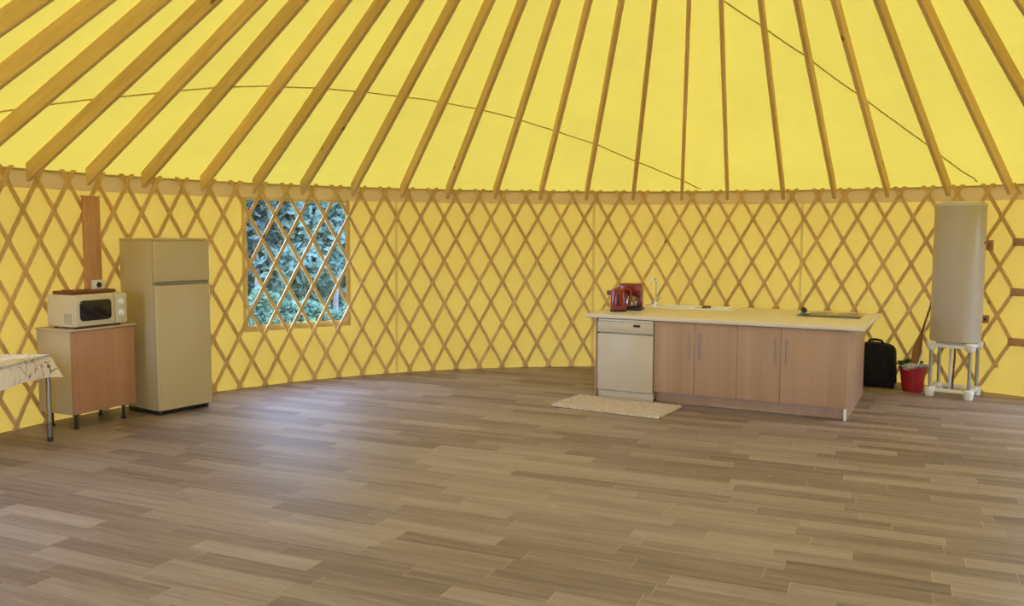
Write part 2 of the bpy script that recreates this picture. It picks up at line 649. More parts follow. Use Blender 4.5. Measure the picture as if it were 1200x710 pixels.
def doorway(name, h):
    d = bpy.data.objects.new(name, None)
    COL.objects.link(d)
    tag(d, kind='structure')
    mb = MB()
    for a in (h[0], h[1]):
        p = pol(a, RW - 0.03)
        Mx = Matrix.Translation(p) @ Matrix.Rotation(R_(-a), 4, 'Z')
        mb.box((-0.05, -0.05, 0), (0.05, 0.05, h[3] + 0.08), 0.006, M=Mx)
    a, b = pol(h[0], RW - 0.03), pol(h[1], RW - 0.03)
    c = (a + b) / 2
    ang = math.atan2(b.y - a.y, b.x - a.x)
    mb.box((-(b - a).length / 2, -0.05, h[3]), ((b - a).length / 2, 0.05, h[3] + 0.08), 0.006, M=Matrix.Translation(c) @ Matrix.Rotation(ang, 4, 'Z'))
    mb.build('door_frame', M['dframe'], d)


doorway('door_1', BACK_DOOR)
doorway('door_2', SIDE_DOOR)

# ------------------------------------------------------------------ lattice wall
lat = thing('lattice_wall', 'crisscross pine lattice of slats lining the yellow canvas wall', 'lattice', (CX, CY, 0))
Z0, DZ = 2.203, 0.2686                       # top crossing and row spacing
A0, AEND = -0.235, 47.9


def slat(az_top, d, layer):
    """one slat from its top tip to the floor; d = +1 leans right going down, -1 leans left"""
    r0 = RL - 0.004 - layer * 0.016
    r1 = r0 - 0.0135
    w = 0.0185
    ks = [-0.36 + i * 0.22 for i in range(39)]
    ks = [t for t in ks if t < 8.17] + [8.17]
    rows = []
    for t in ks:
        a = az_top + d * 1.5 * t
        if a > AEND or a < -82.5:
            continue
        z = Z0 - DZ * t
        rows.append((a, max(z, 0.004)))
    if len(rows) < 3:
        return None
    # the slats that would reach past the lowest bracket stop at the crossing before it
    if d > 0 and rows[-1][0] > 46.6 and rows[-1][1] < 0.3:
        rows = [q for q in rows if q[1] > 0.29]
    th = math.atan2(1.5 * R_(1) * RL, DZ)
    hw = w / math.cos(th) / RL / R_(1)       # half width as an azimuth
    vs, fs = [], []
    for a, z in rows:
        for aa, rr_ in ((a - hw, r0), (a + hw, r0), (a + hw, r1), (a - hw, r1)):
            q = pol(aa, rr_, z)
            vs.append((q.x - CX, q.y - CY, q.z))
    for i in range(len(rows) - 1):
        for q in range(4):
            fs.append((i * 4 + q, i * 4 + (q + 1) % 4, i * 4 + 4 + (q + 1) % 4, i * 4 + 4 + q))
    e = (len(rows) - 1) * 4
    fs.append((3, 2, 1, 0))
    fs.append((e, e + 1, e + 2, e + 3))
    return raw('slat', vs, fs, M['slat'], lat)


ns = 0
for j in range(-30, 22):
    a = A0 + 3 * j
    if -84 < a < 47.9:
        if slat(a, 1, 0):
            ns += 1
    if -71.5 < a < 60:
        if slat(a, -1, 1):
            ns += 1
# brackets that hold the lattice end to the door post
for kk in (2, 4, 6):
    p = pol(47.95, RL - 0.035, Z0 - DZ * kk)
    Mx = Matrix.Translation(p - Vector((CX, CY, 0))) @ Matrix.Rotation(R_(-47.95), 4, 'Z')
    mb = MB()
    mb.box((-0.045, -0.018, -0.042), (0.16, 0.018, 0.042), 0.006, M=Mx)
    mb.tube([Mx @ Vector((0.0, -0.03, 0)), Mx @ Vector((0.0, 0, 0))], 0.014, 8)
    mb.build('bracket', M['block'], lat)
mb = MB()
p = pol(48.6, RL - 0.03)
mb.box((-0.045, -0.05, 0), (0.045, 0.04, 2.1), 0.006, M=Matrix.Translation(pol(50.6, RL - 0.03) - Vector((CX, CY, 0))) @ Matrix.Rotation(R_(-50.6), 4, 'Z'))
mb.build('end_post', M['dframe'], lat)

# ------------------------------------------------------------------ rafters
RAF = [
    (-91.7, 'pine roof rafter nearest the camera, cutting the extreme upper left corner of the ceiling'),
    (-85.7, 'pine roof rafter second in from the extreme upper left corner of the ceiling'),
    (-79.7, 'pine roof rafter third in from the upper left corner, foot hidden past the tablecloth table'),
    (-73.7, 'pine roof rafter whose foot lies just left of the visible wall, above the tablecloth table'),
    (-67.6, 'pine roof rafter with its foot above the patterned tablecloth, left of the upright brown board'),
    (-61.7, 'pine roof rafter ending directly above the upright brown board and microwave'),
    (-55.9, 'pine roof rafter ending above the left side of the fridge'),
    (-49.4, 'pine roof rafter ending above the right side of the fridge'),
    (-43.4, "pine roof rafter ending at the window's upper left corner"),
    (-37.7, 'pine roof rafter ending above the middle of the window'),
    (-31.5, "pine roof rafter ending just past the window's upper right corner"),
    (-25.3, 'first pine roof rafter right of the window, above the left canvas seam'),
    (-19.5, 'second pine roof rafter right of the window, over plain latticed wall'),
    (-13.4, 'third pine roof rafter right of the window, over plain latticed wall'),
    (-7.5, 'fourth pine roof rafter right of the window, left of the middle canvas seam'),
    (-1.6, 'pine roof rafter ending beside the middle canvas seam, left of the kettle'),
    (4.4, 'pine roof rafter ending above the red kettle and coffee maker'),
    (10.5, 'pine roof rafter ending above the sink, where the left cord shadow meets the eaves'),
    (16.1, 'pine roof rafter standing upright in view, above the middle of the kitchen island'),
    (22.8, 'pine roof rafter leaning slightly left, left of the right-hand canvas seam'),
    (28.7, 'pine roof rafter above the black hob end of the kitchen island'),
    (34.6, 'pine roof rafter ending above the black bag'),
    (41.0, 'pine roof rafter ending directly above the grey water tank'),
    (47.1, 'pine roof rafter ending right of the water tank, over the wooden brackets'),
    (53.2, 'pine roof rafter second in from the extreme upper right corner of the ceiling'),
    (59.2, 'pine roof rafter cutting the extreme upper right corner of the ceiling'),
]
RB, RT = 5.74, 0.68
raf_mesh = None
for az, lab in RAF:
    if raf_mesh is None:
        # local frame: origin at the foot on the inner face, +y runs in towards the crown
        w = 0.0205
        mb = MB()
        bm = mb.bm
        zl0 = 2.160
        th = math.atan(SL)
        ct, st_ = math.cos(th), math.sin(th)
        out = [(0.0, zl0 + 0.006), (0.012, zl0 + 0.008), (RB - RT, zl0 + 0.002 + SL * (RB - RT)), (RB - RT, roof_z(RT) - 0.012), (0.0, roof_z(RB) - 0.012)]
        out = [(ct * y + st_ * (z - zl0), zl0 - st_ * y + ct * (z - zl0)) for y, z in out]
        a = [bm.verts.new((-w, y, z - zl0)) for y, z in out]
        b = [bm.verts.new((w, y, z - zl0)) for y, z in out]
        nn = len(out)
        fs = [bm.faces.new((a[q], a[(q + 1) % nn], b[(q + 1) % nn], b[q])) for q in range(nn)] + [bm.faces.new(a[::-1]), bm.faces.new(b)]
        bmesh.ops.bevel(bm, geom=list(bm.edges), offset=0.004, segments=1, profile=0.5, affect='EDGES')
        o = mb.build('rafter', M['rafter'], smooth=False)
        raf_mesh = o.data
        proto = o
    else:
        o = proto.copy()
        COL.objects.link(o)
    o.location = pol(az, RB, 2.160)
    o.rotation_euler = (math.atan(SL), 0, PI - R_(az))
    tag(o, lab, 'rafter', 'pine roof rafters')


# ------------------------------------------------------------------ shadows of ropes outside, modelled as cords under the roof canvas
def shadow_cord(pts, label):
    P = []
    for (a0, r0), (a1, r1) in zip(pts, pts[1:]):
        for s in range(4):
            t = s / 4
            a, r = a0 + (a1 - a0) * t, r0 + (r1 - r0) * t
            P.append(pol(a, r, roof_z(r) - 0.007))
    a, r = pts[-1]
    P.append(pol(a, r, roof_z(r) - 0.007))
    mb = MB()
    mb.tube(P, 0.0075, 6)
    o = mb.build('shadow_cord', M['shadow_cord'])
    return tag(o, label, 'shadow_cord', 'cord shadows on the roof')


shadow_cord([(-82.2, 5.64), (-78.0, 5.39), (-74.8, 5.22), (-71.1, 5.06), (-68.4, 4.96), (-59.7, 4.69), (-55.2, 4.57), (-50.1, 4.48), (-42.8, 4.41), (-36.1, 4.39), (-27.2, 4.41),
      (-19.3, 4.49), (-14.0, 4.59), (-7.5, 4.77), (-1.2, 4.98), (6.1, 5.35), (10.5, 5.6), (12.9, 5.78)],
     'long thin shadow of an outside cord arcing across the left and middle of the roof above the window')
shadow_cord([(2.3, 2.59), (10.8, 2.89), (15.3, 3.08), (16.8, 3.15), (22.3, 3.44), (28.2, 3.84), (34.3, 4.41), (37.5, 4.79), (40.2, 5.15), (41.3, 5.34), (42.9, 5.6), (43.6, 5.68), (43.8, 5.75)],
     'thin shadow of an outside cord slanting down the right of the roof towards the water tank')

# ------------------------------------------------------------------ fridge
FA = Vector((-3.32, 7.937, 0))
fr = thing('fridge', 'tall off-white fridge with a freezer door on top, left of the window', 'fridge', FA, 0.960)
W, D, H = 0.589, 0.592, 1.676
mb = MB()
mb.box((0.002, 0.055, 0.045), (W - 0.002, D, H - 0.02), 0.008)
mb.box((0, 0.02, H - 0.022), (W, D, H), 0.006)
mb.build('body', M['fridge'], fr)
mb = MB()
mb.box((0.03, 0.06, 0.0), (W - 0.03, D - 0.03, 0.05), 0.003)
mb.build('plinth', M['black'], fr)
d1 = MB().box((0.0, 0.0, 1.265), (W, 0.052, H - 0.026), 0.012, 3).build('freezer_door', M['fridge'], fr)
d2 = MB().box((0.0, 0.0, 0.045), (W, 0.052, 1.238), 0.012, 3).build('fridge_door', M['fridge'], fr)
mb = MB()
mb.box((0.03, -0.004, 1.240), (W - 0.02, 0.012, 1.2475), 0.002)
mb.build('handle', M['vent'], d2)
mb = MB()
mb.box((0.03, 0.004, 1.250), (W - 0.02, 0.045, 1.262), 0.002)
mb.build('handle', M['vent'], d1)
for fx in (0.04, W - 0.04):
    MB().lathe([(0.016, 0.0), (0.016, 0.03), (0.008, 0.05)], 12, Matrix.Translation((fx, 0.04, 0))).build('foot', M['black'], fr)

# ------------------------------------------------------------------ base cabinet and microwave
CA = Vector((-3.804, 7.325, 0))
cab = thing('cabinet', 'low beech-fronted cabinet on short black legs under the microwave', 'cabinet', CA, R_(64.2))
W, D, H, B = 0.657, 0.455, 0.887, 0.138
mb = MB()
mb.box((0.0, 0.02, B), (W, D, H - 0.018), 0.002)
mb.build('body', M['carc'], cab)
dr = MB().box((0.003, 0.0, B + 0.003), (W - 0.003, 0.019, H - 0.022), 0.002).build('door', M['beech'], cab)
MB().box((-0.015, -0.012, H - 0.018), (W + 0.015, D + 0.0, H), 0.004).build('top', M['carc'], cab)
for x, y in ((0.07, 0.07), (W - 0.09, 0.07), (0.07, D - 0.07), (W - 0.09, D - 0.07)):
    mb = MB()
    mb.lathe([(0.022, 0), (0.022, 0.012), (0.014, 0.02), (0.014, B - 0.025), (0.026, B - 0.02), (0.026, B)], 14, Matrix.Translation((x, y, 0)))
    mb.build('leg', M['black'], cab)

MWA = Vector((-3.785, 7.312, 0.887)) + Vector((0.01, 0.03, 0))
mw = thing('microwave', 'white microwave oven with a dark window, standing on the beech cabinet', 'microwave', MWA, R_(63.9))
W, D, H = 0.535, 0.365, 0.298
mb = MB()
mb.box((0, 0.02, 0.016), (W, D, H), 0.012, 3)
mb.build('body', M['white'], mw)
for q in range(4):                          # slots low on the left side
    mb = MB()
    mb.box((-0.002, 0.045 + q * 0.026, 0.045), (0.004, 0.055 + q * 0.026, 0.135), 0.001)
    mb.build('vent_slot', M['vent'], mw)
door = MB().box((0.004, -0.006, 0.022), (0.405, 0.022, H - 0.006), 0.010, 3).build('door', M['white'], mw)
# rounded dark window
def rrect(x0, z0, x1, z1, r, bulge=0.0, n=6):
    pts = []
    for cx, cz, s in ((x1 - r, z0 + r, -90), (x1 - r, z1 - r, 0), (x0 + r, z1 - r, 90), (x0 + r, z0 + r, 180)):
        for i in range(n + 1):
            t = R_(s + 90 * i / n)
            pts.append((cx + r * math.cos(t), cz + r * math.sin(t)))
    return pts
MX = Matrix(((1, 0, 0, 0), (0, 0, 1, 0), (0, 1, 0, 0), (0, 0, 0, 1)))
mb = MB()
mb.prism(rrect(0.045, 0.068, 0.362, 0.248, 0.035), -0.0105, -0.004, 0.002, MX)
mb.build('door_window', M['glassb'], door)
pan = MB().box((0.409, -0.006, 0.022), (W - 0.002, 0.022, H - 0.006), 0.008, 3).build('control_panel', M['white'], mw)
for z in (0.215, 0.115):
    mb = MB()
    Mk = Matrix.Translation((0.468, -0.006, z)) @ Matrix.Rotation(PI / 2, 4, 'X')
    mb.lathe([(0.03, 0), (0.029, 0.006), (0.022, 0.008), (0.020, 0.02), (0.016, 0.022)], 20, Mk)
    mb.box((-0.003, -0.018, 0.02), (0.003, 0.018, 0.026), 0.001, M=Mk)
    mb.build('knob', M['plastic'], pan)
for x in (0.05, W - 0.05):
    for y in (0.06, D - 0.05):
        MB().lathe([(0.016, 0), (0.013, 0.018)], 12, Matrix.Translation((x, y, 0))).build('foot', M['black'], mw)

# flat things on the microwave
MZ = 0.887 + 0.298
mrot = R_(63.9)
def onmw(x, y, z=0.0):
    c, s = math.cos(mrot), math.sin(mrot)
    return (MWA.x + c * x - s * y, MWA.y + s * x + c * y, MZ + z)
t = thing('chopping_board', 'dark red-brown wooden board lying on the left of the microwave', 'board', onmw(0.19, 0.16), mrot)
MB().box((-0.18, -0.12, 0.0), (0.15, 0.14, 0.030), 0.008).build('board', M['tray'], t)
mb = MB()
mb.tube([(-0.115 + 0.04 * math.cos(R_(q)), 0.015 + 0.055 * math.sin(R_(q)), 0.034) for q in range(90, 271, 20)], 0.006, 8)
mb.build('handle', M['tray'], t)
t = thing('trivet', 'dark round trivet lying on the right of the microwave', 'trivet', onmw(0.43, 0.17), mrot)
mb = MB()
mb.lathe([(0.095, 0.0), (0.10, 0.006), (0.10, 0.020), (0.088, 0.026), (0.078, 0.016), (0.0, 0.016)], 28, cap1=False)
mb.build('plate', M['stick'], t)

# ------------------------------------------------------------------ upright board with power socket
bd = thing('wooden_board', 'narrow upright red-brown board on the lattice behind the microwave', 'board', pol(-61.35, RL - 0.062, 0), R_(61.35))
MB().box((-0.082, -0.02, 0.98), (0.082, 0.02, 2.058), 0.003).build('plank', M['boardw'], bd)
MB().box((-0.092, -0.026, 2.058), (0.092, 0.026, 2.07), 0.003).build('cap', M['slat'], bd)
so = thing('power_socket', 'white power socket fixed to the foot of the red-brown board', 'socket', pol(-61.25, RL - 0.084, 1.238), R_(61.35))
MB().box((-0.050, -0.045, -0.045), (0.062, 0.0, 0.045), 0.008, 3).build('housing', M['plastic'], so)
mb = MB()
mb.lathe([(0.026, 0.0), (0.026, 0.004), (0.022, 0.004), (0.0, 0.002)], 20, Matrix.Translation((0.0, -0.0455, 0.0)) @ Matrix.Rotation(PI / 2, 4, 'X'), cap1=False)
mb.build('outlet', M['black'], so)

# ------------------------------------------------------------------ table and cloth
TZ = 0.72
tb = thing('table', 'table with grey tubular legs under the patterned tablecloth', 'table', (-4.08, 6.45, 0))
X0, X1, Y0, Y1 = -0.24, 0.265, -0.55, 0.545
MB().box((X0, Y0, TZ - 0.03), (X1, Y1, TZ - 0.004), 0.004).build('tabletop', M['carc'], tb)
for x in (X0 + 0.03, X1 - 0.015):
    for y in (Y0 + 0.03, Y1 - 0.015):
        lg = MB().tube([(x, y, 0.02), (x, y, 0.16), (x, y, 0.165), (x, y, TZ - 0.03)], 0.02, 14, radii=[0.021, 0.023, 0.0195, 0.0195]).build('leg', M['steel'], tb)
        MB().lathe([(0.022, 0), (0.024, 0.01), (0.024, 0.03), (0.021, 0.035)], 14, Matrix.Translation((x, y, 0))).build('foot', M['black'], lg)
# draped cloth: top sheet plus a hanging skirt that flares into folds at the corners
nx, ny = 40, 60
drop = 0.165
vs, fs = [], []
per = []
ins = 0.012
def peri(t):
    """point and outward normal round the table edge"""
    Lx, Ly = X1 - X0, Y1 - Y0
    t = t % (2 * (Lx + Ly))
    if t < Lx:
        return Vector((X0 + t, Y0, 0)), Vector((0, -1, 0))
    t -= Lx
    if t < Ly:
        return Vector((X1, Y0 + t, 0)), Vector((1, 0, 0))
    t -= Ly
    if t < Lx:
        return Vector((X1 - t, Y1, 0)), Vector((0, 1, 0))
    t -= Lx
    return Vector((X0, Y1 - t, 0)), Vector((-1, 0, 0))
Lt = 2 * (X1 - X0 + Y1 - Y0)
corn = [0, X1 - X0, X1 - X0 + Y1 - Y0, 2 * (X1 - X0) + Y1 - Y0]
NP = 200
rows = 7
cv, cf = [], []
for i in range(NP):
    t = Lt * i / NP
    p, nrm = peri(t)
    dc = min(min(abs(t - c), Lt - abs(t - c)) for c in corn)
    near = math.exp(-(dc / 0.05) ** 2)
    # round the normal at corners
    p2, n2 = peri(t + 0.05)
    p3, n3 = peri(t - 0.05 + Lt)
    nn = (n2 + n3 + nrm * 0.5).normalized()
    for j in range(rows):
        s = j / (rows - 1)
        out = 0.006 + s * 0.018 + 0.008 * s * math.sin(t * 21) + near * 0.075 * s
        zz = TZ + 0.001 - drop * s * (1 - 0.05 * math.sin(t * 7)) - (0.004 if s > 0 else 0) - near * s * 0.02
        q = p + nn * (out if j else 0.004)
        cv.append((q.x, q.y, zz))
for i in range(NP):
    k2 = (i + 1) % NP
    for j in range(rows - 1):
        cf.append((i * rows + j, k2 * rows + j, k2 * rows + j + 1, i * rows + j + 1))
ci = len(cv)
cv.append(((X0 + X1) / 2, (Y0 + Y1) / 2, TZ + 0.002))
for i in range(NP):
    cf.append((ci, i * rows, ((i + 1) % NP) * rows))
tc = raw('tablecloth', cv, cf, M['cloth'], smooth=True)
tc.location = (-4.08, 6.45, 0)
tag(tc, 'off-white tablecloth with purple-brown sprigs draped over the table at the left edge', 'tablecloth')

# ------------------------------------------------------------------ kitchen island
IO = Vector((0.776, 9.044, 0))
IA = R_(-27.7)
def isl(x, y, z=0.0):
    c, s = math.cos(IA), math.sin(IA)
    return Vector((IO.x + c * x - s * y, IO.y + s * x + c * y, z))
IL, ID, IZ = 2.764, 1.62, 0.89
TX0, TX1 = 0.134, 0.757                      # dishwasher bay
UX = (0.760, 1.180, 1.607, 2.021, 2.626)     # door edges
kt = thing('kitchen_island', 'ash-effect end panels, back and plinth of the kitchen island', 'island', IO, IA)
MB().box((0.108, 0.032, 0), (0.128, ID - 0.05, IZ - 0.042), 0.0015).build('side_panel', M['lam'], kt)
MB().box((2.604, 0.050, 0), (2.626, ID - 0.05, IZ - 0.042), 0.0015).build('side_panel', M['lam'], kt)
MB().box((2.603, 0.040, 0), (2.627, 0.0455, 0.113), 0.0005).build('edging', M['edge'], kt)
MB().box((0.129, ID - 0.07, 0), (2.603, ID - 0.052, IZ - 0.042), 0.0015).build('back_panel', M['lam'], kt)
MB().box((0.762, 0.120, 0), (2.603, 0.135, 0.112), 0.0015).build('plinth', M['lamp'], kt)

wt = thing('worktop', 'long cream worktop lying over the dishwasher and kitchen units', 'worktop', isl(0, 0, IZ), IA)
SX0, SX1, SY0, SY1 = 0.24, 1.29, 1.10, 1.53
mb = MB()
bm = mb.bm
xs, ys = [0, SX0 + 0.02, SX1 - 0.02, IL], [0, SY0 + 0.02, SY1 - 0.02, ID]
g = {(i, j): bm.verts.new((x, y, 0)) for i, x in enumerate(xs) for j, y in enumerate(ys)}
ff = [bm.faces.new((g[i, j], g[i + 1, j], g[i + 1, j + 1], g[i, j + 1])) for i in range(3) for j in range(3) if (i, j) != (1, 1)]
ex = bmesh.ops.extrude_face_region(bm, geom=ff)
for v in ex['geom']:
    if isinstance(v, bmesh.types.BMVert):
        v.co.z = -0.04
bmesh.ops.dissolve_limit(bm, angle_limit=0.02, verts=bm.verts[:], edges=bm.edges[:])
es = [e for e in bm.edges if len(e.link_faces) == 2 and e.calc_face_angle(0) > 1 and
      all(v.co.x < 0.001 or v.co.x > IL - 0.001 or v.co.y < 0.001 or v.co.y > ID - 0.001 for v in e.verts) and abs(e.verts[0].co.z - e.verts[1].co.z) < 0.01]
bmesh.ops.bevel(bm, geom=es, offset=0.007, segments=3, profile=0.5, affect='EDGES')
mb.build('slab', M['top'], wt)

# dishwasher
dw = thing('dishwasher', 'white dishwasher built into the left end of the kitchen island', 'dishwasher', isl(TX0 + 0.008, 0.03, 0), IA)
W = TX1 - TX0 - 0.012
MB().box((0.004, 0.03, 0.02), (W - 0.004, 0.58, 0.838), 0.004).build('body', M['dishw'], dw)
MB().box((0.0, 0.012, 0.0), (W, 0.035, 0.082), 0.003).build('kick_plate', M['dishw'], dw)
dd = MB().box((0.0, -0.016, 0.09), (W, 0.028, 0.690), 0.006).build('door', M['dishw'], dw)
cp = MB().box((0.0, -0.018, 0.704), (W, 0.028, 0.820), 0.006).build('control_panel', M['dishw'], dw)
mb = MB()
mb.box((0.04, -0.012, 0.6905), (W - 0.06, 0.02, 0.7035), 0.001)
mb.build('handle', M['vent'], cp)
mb = MB()
mb.prism(rrect(0.395, 0.772, 0.472, 0.797, 0.011), -0.0205, -0.016, 0.001, MX)
mb.build('display', M['black'], cp)
MB().box((0.004, -0.004, 0.822), (W - 0.004, 0.03, 0.842), 0.002).build('top_rail', M['edge'], dw)


def bar_handle(x, parent):
    mb = MB()
    z0, z1 = 0.49, 0.745
    mb.tube([(x, -0.030, z0), (x, -0.030, z1)], 0.0055, 10)
    for z in (z0 + 0.03, z1 - 0.03):
        mb.tube([(x, -0.030, z), (x, 0.0, z)], 0.004, 8)
    return mb.build('handle', M['handle'], parent)


def unit(x0, xm, x1, label):
    u = thing('kitchen_cabinet', label, 'cabinet', isl(x0, 0.03, 0), IA, 'kitchen island cabinets')
    w, m = x1 - x0, xm - x0
    MB().box((0.002, 0.022, 0.115), (min(w - 0.002, 2.602 - x0), 0.58, 0.846), 0.002).build('body', M['carc'], u)
    a = MB().box((0.0015, 0.0, 0.117), (m - 0.0018, 0.019, 0.842), 0.0015).build('door', M['lam'], u)
    b = MB().box((m + 0.0018, 0.0, 0.117), (w - 0.0015, 0.019, 0.842), 0.0015).build('door', M['lam'], u)
    bar_handle(m - 0.05, a)
    bar_handle(m + 0.05, b)
    return u


unit(UX[0], UX[1], UX[2], 'two-door ash kitchen cabinet next to the dishwasher')
unit(UX[2], UX[3], UX[4], 'two-door ash kitchen cabinet at the right end of the island, under the hob')

# sink
sk = thing('sink', 'white inset sink with drainer in the far left of the worktop', 'sink', isl(SX0, SY0, IZ), IA)
w, d = SX1 - SX0, SY1 - SY0
mb = MB()
bm = mb.bm
bx0, bx1, by0, by1 = 0.20, 0.60, 0.05, 0.36
xs, ys = [0, bx0, bx1, 0.66, w - 0.04, w], [0, by0, by1, d]
g = {(i, j): bm.verts.new((x, y, 0.012)) for i, x in enumerate(xs) for j, y in enumerate(ys)}
basin = None
drain = None
for i in range(5):
    for j in range(3):
        f = bm.faces.new((g[i, j], g[i + 1, j], g[i + 1, j + 1], g[i, j + 1]))
        if (i, j) == (1, 1):
            basin = f
        if (i, j) == (3, 1):
            drain = f
r = bmesh.ops.extrude_face_region(bm, geom=[basin])
bmesh.ops.delete(bm, geom=[basin], context='FACES_ONLY')
cxb, cyb = (bx0 + bx1) / 2, (by0 + by1) / 2
for v in r['geom']:
    if isinstance(v, bmesh.types.BMVert):
        v.co = Vector((cxb + (v.co.x - cxb) * 0.85, cyb + (v.co.y - cyb) * 0.85, -0.16))
r = bmesh.ops.extrude_face_region(bm, geom=[drain])
bmesh.ops.delete(bm, geom=[drain], context='FACES_ONLY')
for v in r['geom']:
    if isinstance(v, bmesh.types.BMVert):
        v.co.z = 0.004
# outer rim turns down to the worktop
bd_e = [e for e in bm.edges if len(e.link_faces) == 1]
r = bmesh.ops.extrude_edge_only(bm, edges=bd_e)
for v in r['geom']:
    if isinstance(v, bmesh.types.BMVert):
        v.co.z = 0.0005
es = [e for e in bm.edges if len(e.link_faces) == 2 and e.calc_face_angle(0) > 0.5]
bmesh.ops.bevel(bm, geom=es, offset=0.004, segments=2, profile=0.5, affect='EDGES', clamp_overlap=True)
mb.build('bowl', M['ceram'], sk)
for q in range(5):
    mb = MB()
    y = 0.09 + q * 0.055
    mb.tube([(0.70, y, 0.0045), (0.97, y, 0.0045)], 0.004, 6)
    mb.build('drainer_rib', M['ceram'], sk)
mb = MB()
mb.lathe([(0.05, 0.0), (0.05, 0.02), (0.043, 0.026), (0.0, 0.027)], 24, Matrix.Translation((0.72, 0.19, 0.004)), cap1=False)
mb.build('plug', M['tray'], sk)

tp = thing('tap', 'chrome swan-neck tap standing behind the kettle at the left of the sink', 'tap', isl(0.345, 1.325, IZ + 0.012), IA)
mb = MB()
mb.lathe([(0.028, 0), (0.028, 0.008), (0.021, 0.012), (0.019, 0.075), (0.012, 0.085)], 20)
mb.build('base', M['chrome'], tp)
mb = MB()
arc = [(0, 0, 0.08), (0, 0, 0.24)] + [(-0.028 + 0.028 * math.cos(R_(q)), -0.012 + 0.012 * math.cos(R_(q)), 0.27 + 0.05 * math.sin(R_(q))) for q in range(0, 181, 20)] + [(-0.056, -0.024, 0.235)]
mb.tube(arc, 0.0095, 12)
mb.build('spout', M['chrome'], tp)
mb = MB()
mb.tube([(0.015, 0, 0.055), (0.05, -0.01, 0.07), (0.085, -0.02, 0.10)], 0.007, 10, radii=[0.009, 0.007, 0.006])
mb.build('lever', M['chrome'], tp)

# hob
hb = thing('hob', 'black glass hob set into the right end of the worktop', 'hob', isl(2.03, 0.83, IZ), IA)
MB().box((0.004, 0.004, 0.0), (0.606, 0.516, 0.005), 0.001).build('frame', M['steel'], hb)
MB().box((0, 0, 0.0045), (0.61, 0.52, 0.011), 0.002).build('glass', M['glassb'], hb)
ringm = pbr('hob ring print', (0.10, 0.10, 0.10), 0.2, 0.5)
for x, y, r in ((0.16, 0.15, 0.09), (0.45, 0.15, 0.075), (0.16, 0.38, 0.075), (0.45, 0.38, 0.09)):
    mb = MB()
    mb.lathe([(r - 0.003, 0.0), (r, 0.0), (r, 0.0004), (r - 0.003, 0.0004), (r - 0.003, 0.0)], 40, Matrix.Translation((x, y, 0.011)), cap0=False, cap1=False)
    mb.build('ring', ringm, hb)
kb = thing('stopper', 'small black rounded stopper on a pale saucer at the left edge of the hob', 'stopper', isl(2.065, 1.05, IZ + 0.011), IA)
MB().lathe([(0.045, 0.0), (0.07, 0.006), (0.075, 0.012), (0.06, 0.011), (0.0, 0.008)], 24, cap1=False).build('saucer', M['ceram'], kb)
mb = MB()
Mk = Matrix.Translation((0.0, 0.0, 0.036)) @ Matrix.Rotation(R_(35), 4, 'Y')
mb.lathe([(0.004, -0.028), (0.022, -0.024), (0.031, -0.008), (0.031, 0.010), (0.022, 0.026), (0.004, 0.030)], 20, Mk)
mb.build('knob', M['black'], kb)

# kettle
ke = thing('kettle', 'dark red electric kettle at the left end of the worktop', 'kettle', isl(0.215, 0.43, IZ), IA + R_(20))
ke.scale = (1.12, 1.12, 1.12)
MB().lathe([(0.080, 0), (0.083, 0.006), (0.083, 0.016), (0.075, 0.020)], 28).build('base', M['black'], ke)
mb = MB()
mb.lathe([(0.077, 0.020), (0.080, 0.04), (0.079, 0.09), (0.075, 0.14), (0.069, 0.185), (0.064, 0.205)], 32)
# spout
mb.prism([(-0.055, -0.028), (-0.115, -0.004), (-0.115, 0.004), (-0.055, 0.028)], 0.160, 0.206, 0.004)
mb.build('body', M['red'], ke)
mb = MB()
mb.lathe([(0.066, 0.205), (0.064, 0.216), (0.045, 0.228), (0.014, 0.232), (0.012, 0.246), (0.0, 0.247)], 28, cap1=False)
mb.build('lid', M['red'], ke)
mb = MB()
mb.tube([(0.055, 0, 0.212), (0.085, 0, 0.222), (0.112, 0, 0.212), (0.122, 0, 0.18), (0.120, 0, 0.10), (0.108, 0, 0.065), (0.074, 0, 0.055)], 0.0125, 10)
mb.build('handle', M['red'], ke)
mb = MB()
mb.box((-0.012, -0.0815, 0.06), (0.012, -0.074, 0.17), 0.003)
mb.build('water_gauge', M['black'], ke)

# coffee maker
cm = thing('coffee_maker', 'red filter coffee maker with glass jug, just behind the kettle', 'coffee maker', isl(0.268, 0.70, IZ), IA + R_(8))
cm.scale = (1.06, 1.06, 1.08)
MB().box((-0.10, -0.10, 0.0), (0.115, 0.11, 0.034), 0.010, 3).build('base', M['black'], cm)
MB().box((-0.105, 0.03, 0.03), (0.105, 0.11, 0.20), 0.012, 3).build('tank', M['red'], cm)
mb = MB()
mb.box((-0.11, -0.10, 0.175), (0.115, 0.112, 0.275), 0.016, 3)
mb.lathe([(0.045, 0.155), (0.062, 0.176)], 24, Matrix.Translation((0.01, -0.03, 0)))
mb.build('filter_head', M['red'], cm)
jg = MB().lathe([(0.055, 0.036), (0.066, 0.05), (0.068, 0.09), (0.055, 0.135), (0.050, 0.148)], 28, Matrix.Translation((0.01, -0.035, 0)), cap1=False).build('jug', M['jug'], cm)
MB().lathe([(0.052, 0.147), (0.052, 0.154), (0.0, 0.156)], 24, Matrix.Translation((0.01, -0.035, 0)), cap1=False).build('lid', M['black'], jg)
mb = MB()
mb.tube([(0.06, -0.05, 0.145), (0.105, -0.062, 0.142), (0.115, -0.065, 0.11), (0.105, -0.062, 0.07), (0.075, -0.052, 0.06)], 0.008, 8)
mb.build('handle', M['red'], jg)

